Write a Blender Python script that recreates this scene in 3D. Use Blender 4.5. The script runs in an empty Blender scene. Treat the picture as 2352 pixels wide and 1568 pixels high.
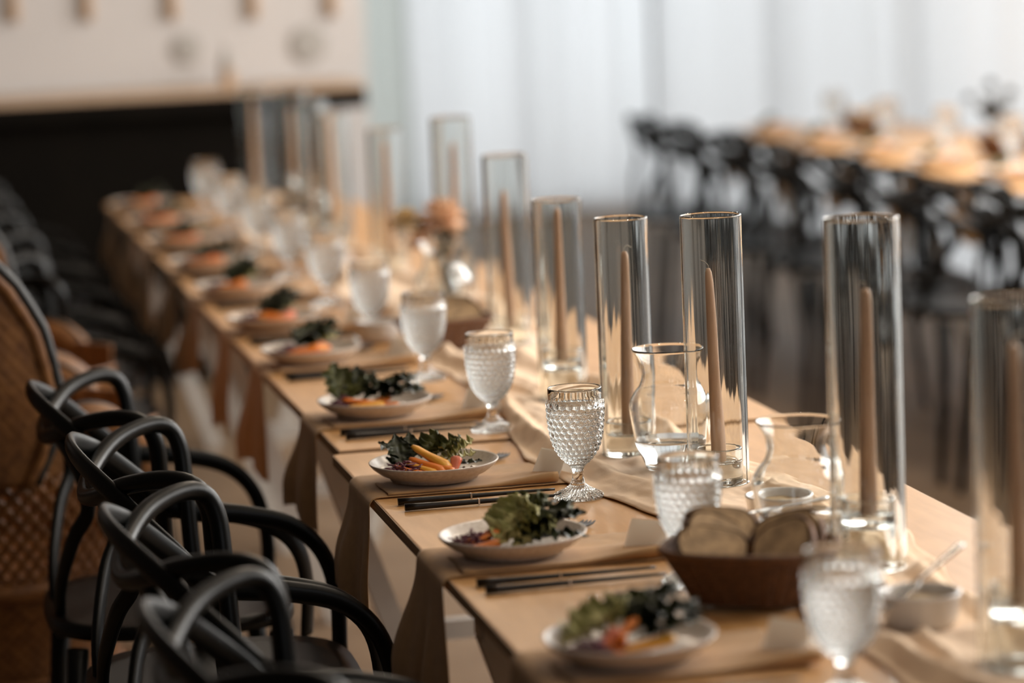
import bpy, math, random
from mathutils import Vector, Matrix, noise
random.seed(7)
scene = bpy.context.scene
COL = scene.collection
PI = math.pi

# ------------------------------------------------------------------ camera
FPX = 6886.5
YAW, PITCH, ROLL = 0.20399, 0.13604, -0.04275
CAM = Vector((-0.66735, 0.0, 1.56412))
_f = Vector((math.sin(YAW)*math.cos(PITCH), math.cos(YAW)*math.cos(PITCH), -math.sin(PITCH)))
_r0 = Vector((math.cos(YAW), -math.sin(YAW), 0)); _u0 = _r0.cross(_f)
_r = math.cos(ROLL)*_r0 + math.sin(ROLL)*_u0
_u = -math.sin(ROLL)*_r0 + math.cos(ROLL)*_u0
cd = bpy.data.cameras.new('camera'); cam = bpy.data.objects.new('camera', cd); COL.objects.link(cam)
cam.matrix_world = Matrix(((_r.x, _u.x, -_f.x, CAM.x), (_r.y, _u.y, -_f.y, CAM.y), (_r.z, _u.z, -_f.z, CAM.z), (0, 0, 0, 1)))
cd.sensor_width = 36.0; cd.lens = FPX/2352*36.0
cd.clip_start = 0.1; cd.clip_end = 100
cd.dof.use_dof = True; cd.dof.focus_distance = 4.32; cd.dof.aperture_fstop = 2.0
scene.camera = cam

def at(x, y, z):
    """world point on height z under photograph pixel (x, y): used to measure where things stand"""
    d = _f + (x-1176)/FPX*_r - (y-784)/FPX*_u
    return CAM + d*((z-CAM.z)/d.z)

# ------------------------------------------------------------------ light
w = bpy.data.worlds.new('daylight'); scene.world = w; w.use_nodes = True
bg = w.node_tree.nodes['Background']; bg.inputs[0].default_value = (0.94, 0.97, 1.0, 1); bg.inputs[1].default_value = 2.2
vs = scene.view_settings
vs.view_transform = 'Standard'; vs.look = 'None'; vs.gamma = 1.0; vs.use_curve_mapping = False; vs.exposure = 0.15
cy = scene.cycles
cy.max_bounces = 13; cy.transmission_bounces = 13; cy.diffuse_bounces = 4; cy.glossy_bounces = 6; cy.use_adaptive_sampling = True; cy.adaptive_threshold = 0.04; cy.transparent_max_bounces = 12
cy.blur_glossy = 0.6; cy.sample_clamp_indirect = 6.0; cy.use_denoising = True

def area(name, loc, rot, sx, sy, power, col):
    l = bpy.data.lights.new(name, 'AREA'); l.shape = 'RECTANGLE'; l.size = sx; l.size_y = sy; l.energy = power; l.color = col
    o = bpy.data.objects.new(name, l); COL.objects.link(o); o.location = loc; o.rotation_euler = rot
    return o
# daylight entering through the long curtained window wall beside the camera
area('window_daylight', (3.32, 6.6, 2.1), (0, math.radians(68), 0), 1.6, 7.0, 235, (1.0, 0.965, 0.92))
# added soft cool fill light by the windowless wall behind the camera
area('fill_light_rear', (0.9, -2.2, 2.2), (math.radians(80), 0, 0), 2.6, 1.6, 24, (0.93, 0.96, 1.0))
# warm festoon bulbs strung under the ceiling, above the picture
for _i in range(12):
    _l = bpy.data.lights.new('festoon_bulb', 'POINT'); _l.energy = 12; _l.color = (1.0, 0.84, 0.66); _l.shadow_soft_size = 0.05
    _o = bpy.data.objects.new('festoon_bulb', _l); COL.objects.link(_o); _o.location = ((0.85, 2.0)[_i % 2], 2.3+0.72*_i, 2.55+0.1*math.sin(_i*1.7))

# ------------------------------------------------------------------ helpers
def link(o, parent=None):
    COL.objects.link(o)
    if parent is not None: o.parent = parent
    return o
CLOSED = []
def mesh_obj(name, V, F, mat, parent=None, smooth=True):
    me = bpy.data.meshes.new(name); me.from_pydata([tuple(v) for v in V], [], F); me.update()
    if smooth:
        me.polygons.foreach_set('use_smooth', [True]*len(me.polygons))
    if mat is not None: me.materials.append(mat)
    o = link(bpy.data.objects.new(name, me), parent)
    return fixn(o) if mat in CLOSED else o
def fixn(o):
    import bmesh
    bm = bmesh.new(); bm.from_mesh(o.data); bmesh.ops.recalc_face_normals(bm, faces=bm.faces); bm.to_mesh(o.data); bm.free(); return o
def tag(o, label, cat, group=None, kind=None):
    o['label'] = label; o['category'] = cat
    if group: o['group'] = group
    if kind: o['kind'] = kind
    return o
def empty(name, loc=(0, 0, 0), rz=0):
    o = bpy.data.objects.new(name, None); COL.objects.link(o); o.location = loc; o.rotation_euler = (0, 0, rz)
    o.empty_display_size = 0.05
    return o
def copy_tree(o, parent=None):
    c = o.copy(); COL.objects.link(c); c.parent = parent
    for ch in list(o.children): copy_tree(ch, c)
    return c
class MB:
    def __init__(s): s.V = []; s.F = []
    def add(s, V, F, M=None):
        b = len(s.V)
        s.V += [(M @ Vector(v)) if M is not None else Vector(v) for v in V]
        s.F += [tuple(i+b for i in f) for f in F]
        return s
    def box(s, x0, x1, y0, y1, z0, z1, M=None):
        V = [(x0,y0,z0),(x1,y0,z0),(x1,y1,z0),(x0,y1,z0),(x0,y0,z1),(x1,y0,z1),(x1,y1,z1),(x0,y1,z1)]
        return s.add(V, [(3,2,1,0),(4,5,6,7),(0,1,5,4),(1,2,6,5),(2,3,7,6),(3,0,4,7)], M)
    def build(s, name, mat, parent=None, smooth=True): return mesh_obj(name, s.V, s.F, mat, parent, smooth)
def bevel(o, w, seg=2):
    m = o.modifiers.new('bevel', 'BEVEL'); m.width = w; m.segments = seg; m.limit_method = 'ANGLE'
    return o
def lathe(prof, n, close=False):
    """surface of revolution; r == 0 entries become poles"""
    V = []; F = []; rings = []
    for r, z in prof:
        if r <= 1e-9: rings.append([len(V)]); V.append((0, 0, z))
        else:
            rings.append(list(range(len(V), len(V)+n)))
            V += [(r*math.cos(2*PI*i/n), r*math.sin(2*PI*i/n), z) for i in range(n)]
    m = len(rings)
    for k in range(m if close else m-1):
        a, b = rings[k], rings[(k+1) % m]
        for i in range(n):
            j = (i+1) % n
            if len(a) == 1 and len(b) == 1: continue
            if len(a) == 1: F.append((a[0], b[j], b[i]))
            elif len(b) == 1: F.append((a[i], a[j], b[0]))
            else: F.append((a[i], a[j], b[j], b[i]))
    return V, F
def sup(prof, d=0.0012):
    """support rings beside the corners so smooth shading stays true on long straight walls"""
    out = [prof[0]]
    for a, b in zip(prof, prof[1:]):
        l = math.hypot(b[0]-a[0], b[1]-a[1])
        if l > 0.005:
            for t in (d/l, 2.5*d/l, 1-2.5*d/l, 1-d/l): out.append((a[0]+(b[0]-a[0])*t, a[1]+(b[1]-a[1])*t))
        out.append(b)
    return out
def crv(pts, n):
    """Catmull-Rom resample"""
    P = [Vector(p) for p in pts]; P = [P[0]*2-P[1]] + P + [P[-1]*2-P[-2]]
    out = []; segs = len(P)-3
    for i in range(n):
        t = i/(n-1)*segs; k = min(int(t), segs-1); t -= k
        a, b, c, d = P[k:k+4]
        out.append(0.5*((2*b)+(c-a)*t+(2*a-5*b+4*c-d)*t*t+(3*b-a-3*c+d)*t**3))
    return out
def spl(pts, n):
    return [(max(v.x, 0), v.y) for v in crv([(r, z, 0) for r, z in pts], n)]
def tube(P, rad, n=8, closed=False, flat=None, caps=True):
    """tube along points; rad number or list; flat=(a, b, up) gives an elliptical ribbon section"""
    P = [Vector(p) for p in P]; m = len(P)
    R = rad if isinstance(rad, (list, tuple)) else [rad]*m
    V = []; F = []; up = None
    for i in range(m):
        if closed: t = (P[(i+1) % m]-P[i-1]).normalized()
        else: t = (P[min(i+1, m-1)]-P[max(i-1, 0)]).normalized()
        if flat is not None:
            uu = Vector(flat[2](P[i], i) if callable(flat[2]) else flat[2])
            s = t.cross(uu)
            s = s.normalized() if s.length > 1e-6 else t.orthogonal().normalized()
            nn = s.cross(t).normalized(); ax, bx = flat[0], flat[1]
        else:
            if up is None: up = t.orthogonal().normalized()
            up = (up - t*up.dot(t)); up = up.normalized() if up.length > 1e-6 else t.orthogonal().normalized()
            nn = up; s = t.cross(nn); ax = bx = 1.0
        for k in range(n):
            a = 2*PI*k/n
            V.append(P[i] + (s*math.cos(a)*ax + nn*math.sin(a)*bx)*R[i])
    for i in range(m if closed else m-1):
        for k in range(n):
            a = i*n+k; b = i*n+(k+1) % n; j = (i+1) % m
            F.append((a, b, j*n+(k+1) % n, j*n+k))
    if caps and not closed:
        F.append(tuple(reversed(range(n)))); F.append(tuple(range((m-1)*n, m*n)))
    return V, F
def grid(fn, nu, nv, closeu=False):
    V = []; F = []
    for j in range(nv):
        for i in range(nu): V.append(fn(i/(nu if closeu else nu-1), j/(nv-1)))
    for j in range(nv-1):
        for i in range(nu if closeu else nu-1):
            a = j*nu+i; b = j*nu+(i+1) % nu
            F.append((a, b, b+nu, a+nu))
    return V, F
def solid(o, t, off=0):
    m = o.modifiers.new('thickness', 'SOLIDIFY'); m.thickness = t; m.offset = off
    return o
def sm(a, b, x):
    t = min(1, max(0, (x-a)/(b-a))); return t*t*(3-2*t)
def fb(x, y=0, z=0): return noise.noise(Vector((x, y, z)))

# ------------------------------------------------------------------ materials
def mat(name, col, rough=0.5, metal=0.0, coat=0.0, var=None, scale=20, stretch=(1, 1, 1), bump=0.0, bscale=None, col2=None, spec=0.5, sheen=0.0, trans=0.0, detail=3):
    m = bpy.data.materials.new(name); m.use_nodes = True; nt = m.node_tree; N = nt.nodes; L = nt.links
    b = N['Principled BSDF']
    b.inputs['Base Color'].default_value = (*col, 1); b.inputs['Roughness'].default_value = rough; b.inputs['Metallic'].default_value = metal
    b.inputs['Coat Weight'].default_value = coat; b.inputs['Specular IOR Level'].default_value = spec; b.inputs['Sheen Weight'].default_value = sheen
    if var or col2 or bump:
        tc = N.new('ShaderNodeTexCoord'); mp = N.new('ShaderNodeMapping'); mp.inputs['Scale'].default_value = stretch
        L.new(tc.outputs['Object'], mp.inputs['Vector'])
        nz = N.new('ShaderNodeTexNoise'); nz.inputs['Scale'].default_value = scale; nz.inputs['Detail'].default_value = detail
        L.new(mp.outputs['Vector'], nz.inputs['Vector'])
        if var or col2:
            c2 = col2 if col2 else tuple(c*var for c in col)
            rp = N.new('ShaderNodeValToRGB'); rp.color_ramp.elements[0].position = 0.35; rp.color_ramp.elements[1].position = 0.65
            rp.color_ramp.elements[0].color = (*c2, 1); rp.color_ramp.elements[1].color = (*col, 1)
            L.new(nz.outputs['Fac'], rp.inputs['Fac']); L.new(rp.outputs['Color'], b.inputs['Base Color'])
        if bump:
            n2 = nz
            if bscale:
                n2 = N.new('ShaderNodeTexNoise'); n2.inputs['Scale'].default_value = bscale; L.new(mp.outputs['Vector'], n2.inputs['Vector'])
            bp = N.new('ShaderNodeBump'); bp.inputs['Strength'].default_value = bump; bp.inputs['Distance'].default_value = 0.002
            L.new(n2.outputs['Fac'], bp.inputs['Height']); L.new(bp.outputs['Normal'], b.inputs['Normal'])
    return m
def glass(name, ior=1.5, col=(1, 1, 1), rough=0.0):
    m = bpy.data.materials.new(name); m.use_nodes = True; nt = m.node_tree; N = nt.nodes
    N.remove(N['Principled BSDF']); g = N.new('ShaderNodeBsdfGlass'); g.inputs['Color'].default_value = (*col, 1); g.inputs['IOR'].default_value = ior
    g.inputs['Roughness'].default_value = rough
    nt.links.new(g.outputs[0], N['Material Output'].inputs[0]); return m
def sheer(name, col, tr):
    m = bpy.data.materials.new(name); m.use_nodes = True; nt = m.node_tree; N = nt.nodes
    N.remove(N['Principled BSDF']); d = N.new('ShaderNodeBsdfDiffuse'); t = N.new('ShaderNodeBsdfTranslucent'); x = N.new('ShaderNodeMixShader')
    d.inputs[0].default_value = (*col, 1); t.inputs[0].default_value = (*col, 1); x.inputs[0].default_value = tr
    nt.links.new(d.outputs[0], x.inputs[1]); nt.links.new(t.outputs[0], x.inputs[2]); nt.links.new(x.outputs[0], N['Material Output'].inputs[0]); return m

M_ply = mat('birch_plywood', (0.70, 0.385, 0.155), 0.38, coat=0.10, col2=(0.60, 0.315, 0.115), scale=9, stretch=(6, 0.9, 3), detail=6, bump=0.05)
M_plyedge = mat('plywood_edge', (0.50, 0.33, 0.19), 0.6, col2=(0.33, 0.21, 0.12), scale=30, stretch=(0.3, 0.3, 8))
M_trestle = mat('whitewashed_wood', (0.62, 0.58, 0.52), 0.6, var=0.85, scale=12)
M_floor = mat('concrete_floor', (0.255, 0.172, 0.106), 0.52, spec=0.2, col2=(0.19, 0.124, 0.073), scale=3, detail=6, bump=0.03)
M_stone = mat('pale_stone', (0.66, 0.68, 0.65), 0.7, col2=(0.48, 0.50, 0.47), scale=5, detail=4)
M_white = mat('white_paint', (0.60, 0.575, 0.565), 0.6, var=0.97, scale=2)
M_dark = mat('dark_paint', (0.005, 0.0035, 0.002), 0.8, var=0.7, scale=6, spec=0.1)
M_counter = mat('counter_wood', (0.58, 0.40, 0.26), 0.45, var=0.85, scale=10, stretch=(1, 8, 8))
M_peg = mat('peg_wood', (0.50, 0.33, 0.2), 0.6, var=0.8, scale=25)
M_grey = mat('grey_ceramic', (0.43, 0.41, 0.385), 0.5, var=0.85, scale=20)
M_ceil = mat('ceiling_paint', (0.22, 0.205, 0.19), 0.8, var=0.95, scale=2)
M_wall = mat('dark_wall', (0.06, 0.045, 0.035), 0.8, var=0.9, scale=2)  # one even dark colour, kept low so the walls reflect little light
M_curtain = sheer('sheer_curtain', (0.83, 0.85, 0.86), 0.55)
M_greycurtain = sheer('grey_curtain', (0.60, 0.635, 0.60), 0.5)
M_chair = mat('charcoal_plastic', (0.0022, 0.0026, 0.0023), 0.36, var=0.85, scale=50, spec=0.24)
M_napkin = mat('linen_napkin', (0.54, 0.315, 0.14), 0.9, var=0.9, scale=60, sheen=0.2, bump=0.15, bscale=900)
M_runner = mat('gauze_runner', (0.95, 0.69, 0.46), 0.9, var=0.93, scale=30, sheen=0.2, bump=0.12, bscale=700)
M_plate = mat('speckled_stoneware', (0.70, 0.62, 0.54), 0.22, col2=(0.60, 0.51, 0.43), scale=160)
M_glass = glass('clear_glass', 1.5, (0.985, 0.99, 0.985))
M_cylglass = glass('cylinder_glass', 1.5, (0.97, 0.975, 0.965))
M_water = glass('water', 1.333, (0.99, 0.995, 1.0))
CLOSED += [M_glass, M_cylglass, M_water]
M_candle = mat('taper_wax', (0.70, 0.44, 0.285), 0.42, var=0.93, scale=30)
M_wick = mat('wick', (0.75, 0.66, 0.55), 0.9, var=0.8, scale=200)
M_chop = mat('black_lacquer', (0.012, 0.008, 0.005), 0.32, spec=0.4, var=0.6, scale=40)
M_fork = mat('dark_steel', (0.022, 0.014, 0.009), 0.5, metal=0.0, spec=0.3, var=0.7, scale=40)
M_steel = mat('brushed_steel', (0.62, 0.6, 0.58), 0.25, metal=1.0, var=0.85, scale=60)
M_card = sheer('white_card', (0.95, 0.92, 0.87), 0.6)
M_ramekin = mat('white_porcelain', (0.74, 0.71, 0.68), 0.2, coat=0.3, var=0.97, scale=30)
M_butter = mat('whipped_butter', (0.62, 0.47, 0.29), 0.5, var=0.85, scale=60, bump=0.3)
M_wicker = mat('brown_wicker', (0.16, 0.065, 0.022), 0.6, var=0.6, scale=120)
M_crust = mat('bread_crust', (0.20, 0.08, 0.025), 0.6, var=0.5, scale=40, bump=0.3)
M_crumb = mat('bread_crumb', (0.60, 0.40, 0.22), 0.8, var=0.6, scale=60, bump=0.6, bscale=200)
M_carrot = mat('carrot', (0.80, 0.235, 0.022), 0.4, col2=(0.70, 0.15, 0.015), scale=30, stretch=(0.3, 4, 4))
M_carroty = mat('yellow_carrot', (0.78, 0.40, 0.045), 0.4, col2=(0.75, 0.30, 0.03), scale=30, stretch=(0.3, 4, 4))
M_radish = mat('radish', (0.68, 0.13, 0.05), 0.35, col2=(0.8, 0.3, 0.2), scale=40)
M_cabbage = mat('purple_cabbage', (0.075, 0.010, 0.022), 0.4, col2=(0.17, 0.03, 0.06), scale=90)
M_kale = mat('dark_greens', (0.014, 0.017, 0.006), 0.5, col2=(0.035, 0.042, 0.010), scale=50)
M_lettuce = mat('green_lettuce', (0.11, 0.112, 0.025), 0.5, col2=(0.035, 0.04, 0.009), scale=40)
M_frisee = mat('pale_lettuce', (0.52, 0.47, 0.20), 0.5, col2=(0.30, 0.30, 0.09), scale=50)
M_seed = mat('seeds', (0.22, 0.11, 0.05), 0.6, var=0.6, scale=300)
M_petal = mat('peach_petal', (0.85, 0.62, 0.44), 0.7, col2=(0.76, 0.50, 0.33), scale=30)
M_petal2 = mat('cream_petal', (0.85, 0.71, 0.46), 0.7, col2=(0.74, 0.57, 0.32), scale=30)
M_stem = mat('stem', (0.16, 0.10, 0.04), 0.6, var=0.7, scale=40)
M_leafd = mat('dark_foliage', (0.035, 0.032, 0.014), 0.55, var=0.6, scale=40)
M_rattan = mat('rattan', (0.26, 0.108, 0.028), 0.5, col2=(0.16, 0.06, 0.015), scale=40)
M_cord = mat('black_cord', (0.012, 0.011, 0.009), 0.5, var=0.7, scale=80)
M_bulb = bpy.data.materials.new('bulb_glow'); M_bulb.use_nodes = True
_e = M_bulb.node_tree.nodes['Principled BSDF']; _e.inputs['Emission Color'].default_value = (1, 0.72, 0.42, 1); _e.inputs['Emission Strength'].default_value = 60

# ------------------------------------------------------------------ structure
def struct(o, label=None):
    o['kind'] = 'structure'
    if label: o['label'] = label
    return o
struct(MB().box(-4.2, 6.0, -2.5, 17.5, -0.1, 0).build('floor', M_floor, smooth=False), 'grey brown polished concrete floor')
struct(MB().box(-4.2, 3.9, -2.5, 17.5, 3.3, 3.4).build('ceiling', M_ceil, smooth=False), 'plain ceiling above the room')
struct(MB().box(-4.2, -4.1, -2.5, 17.5, 0, 3.3).build('wall_left', M_wall, smooth=False), 'dark wall on the left side')
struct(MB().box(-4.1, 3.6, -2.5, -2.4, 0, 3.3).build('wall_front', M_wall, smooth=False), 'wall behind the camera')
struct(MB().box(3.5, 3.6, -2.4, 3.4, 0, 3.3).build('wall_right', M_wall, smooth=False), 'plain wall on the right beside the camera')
struct(MB().box(-4.1, 1.40, 15.9, 16.1, 0, 3.3).build('wall_back', M_stone, smooth=False), 'mottled grey stone wall at the back of the hall')
struct(MB().box(-4.1, 1.135, 11.2, 11.3, 0, 3.3).build('wall_partition', M_white, smooth=False), 'white partition wall behind the bar')
# window frames behind the curtains (daylight opening)
wf = MB()
for y in (4, 6, 8, 10, 12, 14, 16.2): wf.box(3.72, 3.78, y-0.04, y+0.04, 0, 3.3)
wf.box(3.72, 3.78, 3.5, 16.4, 2.9, 3.3); wf.box(3.72, 3.78, 3.5, 16.4, 0, 0.12)
struct(wf.build('window_1', M_wall, smooth=False), 'slim dark window frame behind the side curtains')
wf = MB()
for x in (1.5, 2.2, 2.9, 3.6): wf.box(x-0.04, x+0.04, 16.3, 16.36, 0, 3.3)
wf.box(1.45, 3.7, 16.3, 16.36, 2.9, 3.3); wf.box(1.45, 3.7, 16.3, 16.36, 0, 0.12)
struct(wf.build('window_2', M_wall, smooth=False), 'slim dark window frame behind the end curtains')

def curtain(p0, p1, seed, label, mt=None, s0=0.0):
    p0 = Vector((*p0, 0)); p1 = Vector((*p1, 0)); d = p1-p0; Ln = d.length; d.normalize(); nrm = Vector((-d.y, d.x, 0))
    nu = int(Ln/0.02)
    def fn(u, v):
        s = u*Ln+s0
        ph = s*2*PI/0.40 + 2.6*fb(s*1.3, seed*3.1)
        a = 0.085*(0.35+0.9*abs(fb(s*2.3, seed+9)))*(0.75+0.35*v)
        off = a*math.sin(ph) + 0.022*math.sin(ph*2.7+seed) + 0.03*fb(s*0.9, v*0.6, seed)
        p = p0 + d*(s-s0) + nrm*off
        return (p.x, p.y, 0.02+3.26*v)
    V, F = grid(fn, nu, 10)
    o = mesh_obj('curtain', V, F, mt or M_curtain)
    tag(o, label, 'curtain', 'white sheer curtains'); return o
curtain((1.46, 16.12), (2.155, 16.12), 31, 'greyer mottled curtain between the white partition and white curtains', M_greycurtain)
curtain((2.16, 16.12), (2.84, 16.12), 1, 'white sheer curtain next to the greyer mottled curtain', None, 0.0)
curtain((2.84, 16.12), (3.53, 16.12), 1, 'white sheer curtain meeting the far corner of the hall', None, 0.68)
for k in range(10):
    y1 = 16.32-1.3*k; xo = 3.58
    curtain((xo, y1), (xo, y1-1.3), 3, 'white sheer side curtain, %s from the far corner' % ['first', 'second', 'third', 'fourth', 'fifth', 'sixth', 'seventh', 'eighth', 'ninth', 'tenth'][k], None, 1.3*k)

# ------------------------------------------------------------------ bar
bar = empty('bar_counter', (-1.4, 10.7, 0)); tag(bar, 'long dark bar with light wood counter top at the back', 'bar')
bevel(MB().box(-2.55, 2.21, 0.02, 0.44, 0, 0.961).build('front_panel', M_dark, bar, False), 0.004)
bevel(MB().box(-2.6, 2.44, -0.06, 0.47, 0.962, 1.026).build('counter_slab', M_dark, bar, False), 0.004)
bevel(MB().box(-2.6, 2.44, -0.06, 0.47, 1.027, 1.045).build('counter_top', M_counter, bar, False), 0.003)
pegs = ['leftmost', 'second', 'third', 'fourth', 'rightmost']
for k, (x, z) in enumerate([(-0.164, 1.36), (0.105, 1.352), (0.416, 1.34), (0.717, 1.332), (1.011, 1.325)]):
    V, F = lathe(spl([(0, -0.055), (0.012, -0.05), (0.020, -0.02), (0.017, 0.03), (0.012, 0.11), (0, 0.118)], 16), 14)
    o = mesh_obj('wall_peg', V, F, M_peg); o.location = (x, 11.175, z)
    tag(o, '%s wooden peg hanging on the white wall above the bar' % pegs[k], 'peg', 'wooden pegs on the white wall')
for k, (x, z, s, t) in enumerate([(0.465, 1.183, 0.055, 'small round'), (0.922, 1.177, 0.07, 'larger round')]):
    V, F = lathe([(0, 0), (s*.8, 0), (s, 0.006), (s, 0.012), (s*.9, 0.0135), (s*.8, 0.014), (0, 0.0145)], 28)
    o = mesh_obj('wall_disc', V, F, M_grey); o.location = (x, 11.198, z); o.rotation_euler = (PI/2, 0, 0)
    tag(o, '%s grey disc mounted on the white wall' % t, 'wall decor', 'grey discs on the white wall')
bt = empty('bottle', (0.585, 10.98, 1.046)); tag(bt, 'small grey bottle with brown lower half on the bar counter', 'bottle')
V, F = lathe(spl([(0, 0), (0.024, 0), (0.026, 0.01), (0.026, 0.05), (0.0255, 0.06)], 12), 20); mesh_obj('lower_body', V, F, M_peg, bt)
V, F = lathe(spl([(0.0255, 0.06), (0.026, 0.09), (0.012, 0.12), (0.011, 0.14), (0, 0.141)], 14), 20); mesh_obj('neck', V, F, M_grey, bt)

# ------------------------------------------------------------------ tables
H = 0.75
def table(x0, y0, y1, W, dz, label, legs, group):
    t = empty('banquet_table', (x0, y0, 0)); tag(t, label, 'table', group)
    L = y1-y0
    bevel(MB().box(0, W, 0, L, H-0.018+dz, H+dz-0.0004).build('table_top', M_ply, t, False), 0.002)
    eb = MB(); eb.box(-0.0012, 0, 0.002, L-0.002, H-0.0175+dz, H-0.001+dz); eb.box(W, W+0.0012, 0.002, L-0.002, H-0.0175+dz, H-0.001+dz)
    eb.box(0, W, -0.0012, 0, H-0.0175+dz, H-0.001+dz); eb.build('edge_band', M_plyedge, t, False)
    for ly in legs:
        lb = MB().box(0.03, W-0.03, ly-0.03, ly+0.03, H-0.075+dz, H-0.0185+dz).build('trestle_beam', M_trestle, t, False); bevel(lb, 0.003)
        for (ax, bx) in ((0.05, 0.27), (W-0.05, W-0.27)):
            P = [(ax, ly, H-0.075+dz), (bx, ly, 0.0)]
            b = MB(); d = 0.021
            V = [(ax-d, ly-d, P[0][2]), (ax+d, ly-d, P[0][2]), (ax+d, ly+d, P[0][2]), (ax-d, ly+d, P[0][2]), (bx-d, ly-d, 0), (bx+d, ly-d, 0), (bx+d, ly+d, 0), (bx-d, ly+d, 0)]
            b.add(V, [(0,1,2,3),(7,6,5,4),(0,4,5,1),(1,5,6,2),(2,6,7,3),(3,7,4,0)]).build('leg', M_trestle, lb, False)
        MB().box(0.2, W-0.2, ly-0.015, ly+0.015, 0.30, 0.335).build('stretcher', M_trestle, lb, False)
    return t
g = 'plywood banquet tables'
table(0.0, 2.10, 4.672, 0.742, 0.0, 'nearest plywood table in the long row with place settings', (0.55, 1.56), g)
table(0.012, 4.682, 7.17, 0.742, 0.004, 'middle plywood table in the long row, slightly higher at the joint', (0.55, 2.05), g)
table(0.02, 7.18, 9.66, 0.742, 0.002, 'farthest plywood table in the long row, near the bar', (0.4, 2.1), g)
T2X = 2.56
table(T2X, 6.2, 8.75, 0.74, 0.0, 'nearer plywood table beside the side curtains', (0.5, 2.0), g)
table(T2X, 8.76, 11.35, 0.74, 0.002, 'farther plywood table beside the side curtains', (0.5, 2.1), g)

# ------------------------------------------------------------------ place settings
ORD = ['nearest', 'second', 'third', 'fourth', 'fifth', 'sixth', 'seventh', 'eighth', 'ninth', 'tenth', 'eleventh']
def seat_name(i): return 'the nearest setting' if i == 0 else ('the farthest setting' if i == 10 else 'the %s setting from front' % ORD[i])
PX = {0: (1447, 1482), 1: (1178, 1245), 2: (997, 1077), 3: (861, 937), 4: (715, 817), 5: (626, 742)}
SET = []
for i in range(11):
    if i in PX:
        p = at(*PX[i], H+0.022); SET.append((p.x, p.y))
    else: SET.append((0.106, 3.165+0.61*i))

# plate
PR = 0.0975
pl_prof = [(0, 0.006), (0.03, 0.0055), (0.058, 0.0045), (0.060, 0.0), (0.066, 0.0), (0.0675, 0.0042), (0.080, 0.0095), (0.092, 0.0185), (0.0965, 0.0240), (PR, 0.0262), (0.0962, 0.0272), (0.0938, 0.0258), (0.088, 0.0185), (0.076, 0.0118), (0.060, 0.0100), (0.03, 0.0098), (0, 0.0098)]
V, F = lathe(pl_prof, 72); plate0 = mesh_obj('plate', V, F, M_plate)
# napkin: a strip that runs under the plate and hangs over the table edge; local origin at table edge, y centre of setting
def make_napkin(seed, hang, far):
    r = random.Random(seed)
    hw = 0.094
    def low(u, v):      # u across (y), v along: 0 = far end on table, 1 = bottom of hang
        y = (u-0.5)*2*hw
        L1 = 0.285; Lc = 0.02; tot = L1+Lc+hang; s = v*tot
        if s < L1:
            x = L1-s+0.004; z = 0.0012 + 0.0016*abs(fb(x*20, y*20, seed))
            y += 0.004*fb(x*9, seed)
        elif s < L1+Lc:
            a = (s-L1)/Lc*PI/2; x = 0.004-0.012*math.sin(a); z = 0.0012-0.012*(1-math.cos(a)); 
        else:
            h = s-L1-Lc; z = -0.0108-h; k = sm(0, hang*0.8, h)
            fold = math.sin((u*1.6+seed*0.37)*2*PI)*0.012 + math.sin((u*3.3+seed)*2*PI)*0.004
            x = -0.0085 - k*(0.006+0.024*u+0.55*fold); y = y*(1+0.14*k) + 0.012*k*fb(u*3, seed*1.7)
            z += 0.012*k*math.sin(u*5+seed)
        return (x, y, z)
    V, F = grid(low, 33, 70)
    n = mesh_obj('napkin', V, F, M_napkin); solid(n, 0.0012, 1)
    x1 = 0.295 if far is None else far
    def flap(u, v):     # folded-over layer lying along the near side, rounded fold to -y
        x = 0.02 + (x1-0.02)*v
        w0 = 0.105 - 0.02*v; lift = 0.010*sm(0.55, 1.0, v)
        t = u
        if t < 0.3:
            a = PI*(t/0.3); y = -hw+0.010 - 0.0065*math.sin(a)*(1+lift*30); z = 0.0018 + (0.0022+lift*0.6)*(1-math.cos(a))
        else:
            q = (t-0.3)/0.7; y = -hw+0.010 + q*w0; z = 0.0018+(0.0044+lift*1.2)*(1-0.7*q**0.7) + 0.0006*fb(x*30, y*30, seed)
        return (x+0.006*fb(u*2, seed), y, z+0.001)
    V, F = grid(flap, 20, 26)
    f = mesh_obj('folded_flap', V, F, M_napkin, n); solid(f, 0.0011, 1)
    return n
# chopstick: square handle tapering to a round point, along +x
def make_chop():
    Ls = 0.232; V = []; F = []; n = 12; m = 14
    for j in range(m):
        t = j/(m-1); rr = 0.0050*(1-0.62*t); sq = max(0, 1-t*2.2)
        for k in range(n):
            a = 2*PI*k/n+PI/12; c, s = math.cos(a), math.sin(a)
            q = 1/max(abs(c), abs(s)); q = 1+(min(q, 1.28)-1)*sq
            V.append((t*Ls, c*rr*q, 0.0054+s*rr*q))
    for j in range(m-1):
        for k in range(n): F.append((j*n+k, j*n+(k+1) % n, (j+1)*n+(k+1) % n, (j+1)*n+k))
    F.append(tuple(reversed(range(n)))); F.append(tuple(range((m-1)*n, m*n)))
    o = mesh_obj('chopstick', V, F, M_chop)
    b = MB().box(0.106, 0.1085, -0.0044, 0.0044, 0.0010, 0.0096).build('band', M_steel, o, False)
    return o
chop0 = make_chop()
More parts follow.
